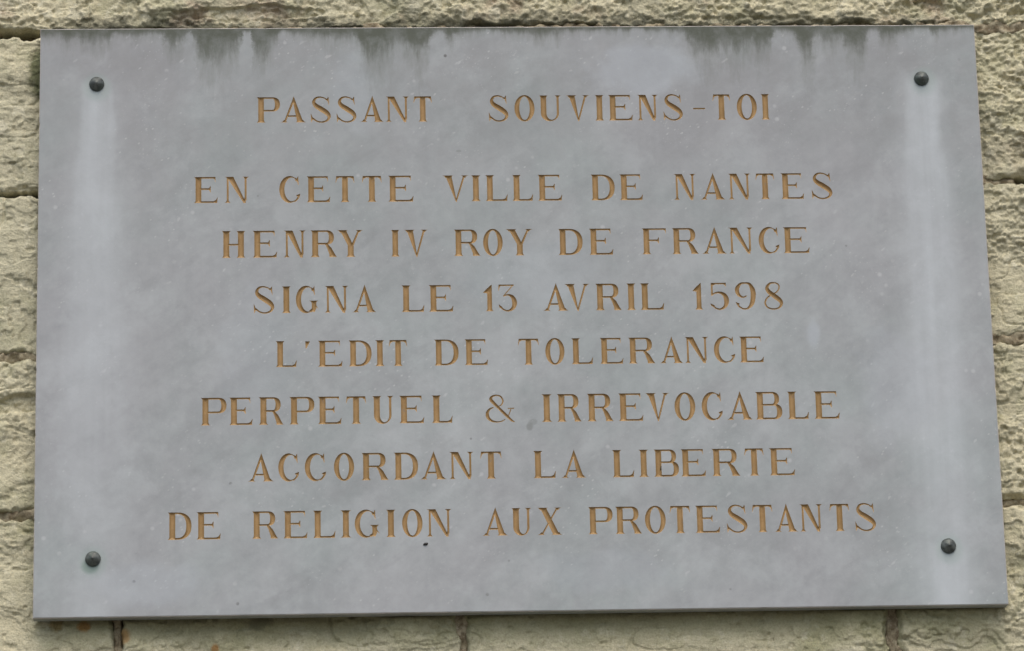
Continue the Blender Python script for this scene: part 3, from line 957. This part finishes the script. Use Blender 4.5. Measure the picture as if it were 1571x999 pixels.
# one row per word: baseline, cap height, then (letter, left edge, width): millimetres from the centre of the plaque
LINES = [
    [
     (252.4, 33.7, [('P', -325.8, 29.7), ('A', -295.7, 33), ('S', -257.3, 25.9), ('S', -224.5, 25.5), ('A', -194.2, 29.8), ('N', -162.2, 29.2), ('T', -126.5, 23.4)]),
     (252.3, 34.1, [('S', -30.8, 25.3), ('O', 2.1, 25.8), ('U', 33.8, 28.1), ('V', 68.4, 29.8), ('I', 105.1, 11.5), ('E', 122.2, 31.1), ('N', 158.9, 26.2), ('S', 192.7, 25), ('-', 230.9, 15.4), ('T', 256.2, 22.6), ('O', 287.1, 25.8), ('I', 318.3, 11.1)]),
    ],
    [
     (146.8, 34.2, [('E', -405, 30.2), ('N', -366.7, 30)]),
     (146.7, 34.2, [('C', -297.6, 26.3), ('E', -263.2, 29.9), ('T', -226.7, 24), ('T', -193.2, 24.9), ('E', -160.2, 32)]),
     (146.5, 34.2, [('V', -91.8, 33.8), ('I', -55.4, 12.5), ('L', -37.2, 28.3), ('L', -3.3, 26.6), ('E', 29.2, 31)]),
     (146.4, 34.1, [('D', 96.7, 30.5), ('E', 133.3, 29.6)]),
     (146.3, 34.1, [('N', 202.2, 27.6), ('A', 235.8, 32.6), ('N', 271.7, 28.2), ('T', 307.1, 24.1), ('E', 339.3, 29.4), ('S', 378.5, 26.9)]),
    ],
    [
     (74.9, 35, [('H', -369.8, 29.3), ('E', -331.4, 30.8), ('N', -292.8, 27.3), ('R', -258.8, 33.4), ('Y', -225.4, 33.2)]),
     (74.8, 34.8, [('I', -157.5, 10.6), ('V', -141, 30.4)]),
     (74.9, 34.5, [('R', -78.3, 33.4), ('O', -41.5, 24.8), ('Y', -13, 34.6)]),
     (74.9, 34.3, [('D', 53.5, 30.9), ('E', 92.5, 30.6)]),
     (75, 34, [('F', 159.6, 30.8), ('R', 197.8, 33.7), ('A', 235.5, 32), ('N', 269.5, 30.4), ('C', 308, 26.2), ('E', 339.3, 33.3)]),
    ],
    [
     (2.9, 34.4, [('S', -330.4, 26.1), ('I', -295, 11.1), ('G', -277.6, 28.3), ('N', -241.9, 29), ('A', -207.3, 30.6)]),
     (2.8, 34.4, [('L', -145.4, 28.6), ('E', -111.1, 30.7)]),
     (2.6, 34.5, [('1', -43.2, 13.5), ('3', -23.7, 22.9)]),
     (2.5, 34.6, [('A', 32.2, 32.4), ('V', 59.4, 32.4), ('R', 98.5, 33.1), ('I', 137.9, 11.5), ('L', 155.1, 30)]),
     (2.2, 34.7, [('1', 221.2, 13.2), ('5', 243.4, 23.5), ('9', 274.8, 25.9), ('8', 310.8, 25.7)]),
    ],
    [
     (-67.9, 33.3, [('L', -303.2, 26.3), ("'", -266.3, 5.7), ('E', -250.6, 30.6), ('D', -212.4, 28.7), ('I', -179.3, 11.9), ('T', -162, 22.8)]),
     (-67.9, 33.3, [('D', -105.5, 30.5), ('E', -67.6, 29.2)]),
     (-68, 33.4, [('T', -0.5, 26.2), ('O', 33.6, 24.1), ('L', 66.3, 27.1), ('E', 102, 29.5), ('R', 137.9, 33.8), ('A', 177.1, 30), ('N', 208.6, 29.4), ('C', 245.7, 26.6), ('E', 277.9, 30.5)]),
    ],
    [
     (-141.2, 35, [('P', -396.3, 32), ('E', -361.1, 29.1), ('R', -324.6, 30.9), ('P', -286.7, 31.2), ('E', -251.3, 29.4), ('T', -216.3, 25), ('U', -183.7, 26.8), ('E', -150.3, 31.1), ('L', -109.9, 26)]),
     (-141.3, 35.1, [('&', -43.1, 37.7)]),
     (-141.5, 35.3, [('I', 26.8, 13.6), ('R', 46.3, 30.7), ('R', 83.9, 33.1), ('E', 123.2, 31.1), ('V', 157, 30.5), ('O', 193.5, 26.1), ('C', 227.6, 26.1), ('A', 258.8, 33.3), ('B', 295.1, 33.6), ('L', 335.3, 26.8), ('E', 368.9, 31.9)]),
    ],
    [
     (-212.7, 34.4, [('A', -338.2, 32.2), ('C', -300.7, 25.6), ('C', -268, 26.2), ('O', -232, 25), ('R', -198, 33.8), ('D', -158.1, 30.2), ('A', -125.8, 33.5), ('N', -89.5, 29.6), ('T', -50.6, 26.4)]),
     (-212.8, 34.5, [('L', 15.1, 27.9), ('A', 49.6, 31.4)]),
     (-212.9, 34.6, [('L', 113.3, 27.3), ('I', 146.3, 12.5), ('B', 165.2, 31.2), ('E', 198.9, 31.2), ('R', 237.7, 35.4), ('T', 278.6, 24.2), ('E', 309.7, 31.8)]),
    ],
    [
     (-284.4, 34.2, [('D', -436.7, 29.3), ('E', -401.4, 29.9)]),
     (-284.4, 34.2, [('R', -333.3, 32.3), ('E', -295, 29.9), ('L', -258.4, 27.6), ('I', -224.8, 13.7), ('G', -207.1, 30.7), ('I', -168.4, 11.8), ('O', -148.7, 25.2), ('N', -118.7, 30.1)]),
     (-284.3, 34.2, [('A', -50.1, 32.3), ('U', -13.5, 25), ('X', 18.5, 30.4)]),
     (-284.2, 34.2, [('P', 81.4, 30.4), ('R', 115, 32.9), ('O', 151.8, 25.9), ('T', 182.8, 25.4), ('E', 214.4, 30.6), ('S', 253.4, 26), ('T', 285.5, 25.3), ('A', 312.9, 29.2), ('N', 344.4, 27.9), ('T', 382.2, 24.6), ('S', 413.7, 26.2)]),
    ],
]

ORD = ['first', 'second', 'third', 'fourth', 'fifth', 'sixth', 'seventh', 'last']


def build_plaque():
    root = empty('memorial_plaque', (0, 0, ZC))
    tag(root, 'grey marble memorial plaque with gilt engraved capitals, bolted to the stone wall', 'plaque')
    loops_v, loops_e = [], []
    for li, words in enumerate(LINES):
        for wi, (base, cap, boxes) in enumerate(words):
            V, F = [], []
            for ch, lx, lw in boxes:
                v, tri, ed = cut_letter(ch, lw / cap)
                n = len(V)
                pts = [((lx + q[0] * cap) / 1000, q[2] * cap / 1000, (base + q[1] * cap) / 1000) for q in v]
                V += pts
                F += [[n + k for k in t] for t in tri]
                used = sorted({k for e in ed for k in e})
                ix = {k: len(loops_v) + i for i, k in enumerate(used)}
                loops_v += [(pts[k][0], pts[k][2]) for k in used]
                loops_e += [(ix[a], ix[b]) for a, b in ed]
            o = mesh_obj('engraved_word', V, F, M_GILT, root, smooth=True)
            o['label'] = '%s gilt word of the %s engraved line' % ('only' if len(words) == 1 else ORD[wi], ORD[li])
    # ---- slab: face with every letter cut out of it, arris, sides, back
    c = .0014
    x0, x1, z0, z1 = -HALF + c, HALF - c, -HH + c, HH - c
    n = len(loops_v)
    nb = 240
    bord = [(x0 + (x1 - x0) * i / nb, z0) for i in range(nb)] + [(x1, z0 + (z1 - z0) * i / nb) for i in range(nb)]
    bord += [(x1 - (x1 - x0) * i / nb, z1) for i in range(nb)] + [(x0, z1 - (z1 - z0) * i / nb) for i in range(nb)]
    # wear along the arris: a slight waver everywhere and a few small nicks
    rr = np.random.default_rng(5)
    q = rr.uniform(0, 1, 4 * nb)
    nick = .0005 * (np.roll(q, 1) + 2 * q + np.roll(q, -1)) / 4
    for k in rr.choice(4 * nb, 26, replace=False):
        nick[k] += rr.uniform(.0006, .0020)
        nick[(k + 1) % (4 * nb)] += rr.uniform(0, .0010)
    def off(i, a, b, d):
        side = i // nb
        if i % nb == 0:
            return a + (-1, 1, 1, -1)[side] * d, b + (-1, -1, 1, 1)[side] * d
        return a + (0, 1, 0, -1)[side] * d, b + (-1, 0, 1, 0)[side] * d
    flat = bord
    bord = [off(i, a, b, -nick[i]) for i, (a, b) in enumerate(flat)]
    K = 10.0                                             # the triangulation works better on numbers near 1
    allv = [Vector((a * K, b * K)) for a, b in loops_v + bord]
    nbv = len(bord)
    edges = loops_e + [(n + i, n + (i + 1) % nbv) for i in range(nbv)]
    v, e, f, ov, oe, of = delaunay_2d_cdt(allv, edges, [], 0, 1e-7, True)
    wall_e = set()
    bset = set(range(len(loops_e)))
    for ee, o in zip(e, oe):
        if any(k in bset for k in o):
            wall_e.add(frozenset(ee))
    adj = {}
    for i, t in enumerate(f):
        for j in range(3):
            adj.setdefault(frozenset((t[j], t[(j + 1) % 3])), []).append(i)
    state = {}
    # start from a triangle on the border
    corner = min(range(len(v)), key=lambda k: v[k][0] + v[k][1])
    start = next(i for i, t in enumerate(f) if corner in t)
    state[start] = 0
    todo = [start]
    while todo:
        i = todo.pop()
        t = f[i]
        for j in range(3):
            k = frozenset((t[j], t[(j + 1) % 3]))
            for q in adj[k]:
                if q not in state:
                    state[q] = state[i] ^ (k in wall_e)
                    todo.append(q)
    face = [f[i] for i in range(len(f)) if state.get(i) == 0]
    V = [(q[0] / K, 0.0, q[1] / K) for q in v]
    F = [tuple(t) for t in face]
    # order: face winding looks towards -y
    def fix(t):
        a, b, d = (V[k] for k in t)
        s = (b[0] - a[0]) * (d[2] - a[2]) - (d[0] - a[0]) * (b[2] - a[2])
        return t if s > 0 else t[::-1]
    F = [fix(t) for t in F]
    T = .0220
    look = {}
    for i, o in enumerate(ov):
        for k in o:
            look[k] = i
    ring0 = [look[n + i] for i in range(nbv)]
    prev = ring0
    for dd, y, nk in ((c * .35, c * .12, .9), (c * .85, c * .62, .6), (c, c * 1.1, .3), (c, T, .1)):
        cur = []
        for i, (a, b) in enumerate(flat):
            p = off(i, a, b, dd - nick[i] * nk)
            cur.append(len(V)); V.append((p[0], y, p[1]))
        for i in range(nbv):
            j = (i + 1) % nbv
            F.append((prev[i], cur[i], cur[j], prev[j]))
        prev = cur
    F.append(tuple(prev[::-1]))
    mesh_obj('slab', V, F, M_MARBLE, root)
    # ---- four bronze cap bolts: short rim, then a low cone with a soft point
    prof = [(.0, -.0086), (.0006, -.0085), (.0018, -.0080), (.0042, -.0066), (.0066, -.0049), (.0083, -.0034), (.0092, -.0022), (.0095, -.0012), (.0095, .0005)]
    for bi, (bx, bz) in enumerate(BOLTS):
        N = 48
        ph = (.2, 1.1, 2.0, .7)[bi]
        V, F = [(0, prof[0][1], 0)], []
        for r, y in prof[1:]:
            for k in range(N):
                a = 2 * math.pi * k / N
                facet = 1 + .028 * math.cos(6 * (a + ph)) * (r / .0095 if r < .009 else .35)     # worn hammer facets
                V.append((r * facet * math.cos(a), y, r * facet * math.sin(a)))
        for k in range(N):
            F.append((0, 1 + k, 1 + (k + 1) % N)[::-1])
        for j in range(len(prof) - 2):
            for k in range(N):
                p, q = 1 + j * N + k, 1 + j * N + (k + 1) % N
                F.append((p, p + N, q + N, q)[::-1])
        o = mesh_obj('cap_bolt', V, F, M_BRONZE, root, smooth=True)
        o.location = (bx, 0, bz)
    # ---- a crumb of black dirt stuck under the last line, and a dark chip in the B of the line above
    def crumb(cx, cz, rx, rz, ry, ang, seed):
        q = np.random.default_rng(seed)
        N, Mr = 14, 5
        V, F = [(0, -ry, 0)], []
        for j in range(1, Mr + 1):
            t = j / Mr * math.pi / 2
            for k in range(N):
                a = 2 * math.pi * k / N
                s = 1 + q.uniform(-.16, .16)
                u, w_ = rx * math.sin(t) * math.cos(a) * s, rz * math.sin(t) * math.sin(a) * s
                V.append((u * math.cos(ang) - w_ * math.sin(ang), -ry * math.cos(t) + (.0006 if j == Mr else 0), u * math.sin(ang) + w_ * math.cos(ang)))
        F += [(0, 1 + (k + 1) % N, 1 + k) for k in range(N)]
        for j in range(Mr - 1):
            for k in range(N):
                p, r = 1 + j * N + k, 1 + j * N + (k + 1) % N
                F.append((p, r, r + N, p + N))
        o = mesh_obj('dirt_crumb', V, F, M_GRIME, root, smooth=True)
        o.location = (cx, 0, cz)
        return o
    crumb(-.1201, -.2938, .0032, .0017, .0022, .25, 1)['label'] = 'black crumb of dirt below the last line'
    o = crumb(.1742, -.2010, .0009, .0036, .0010, -.2, 2)
    o.location.y = .0012
    o['label'] = 'thin black mark in the letter of the seventh line'
    return root


build_plaque()
print('scene built')
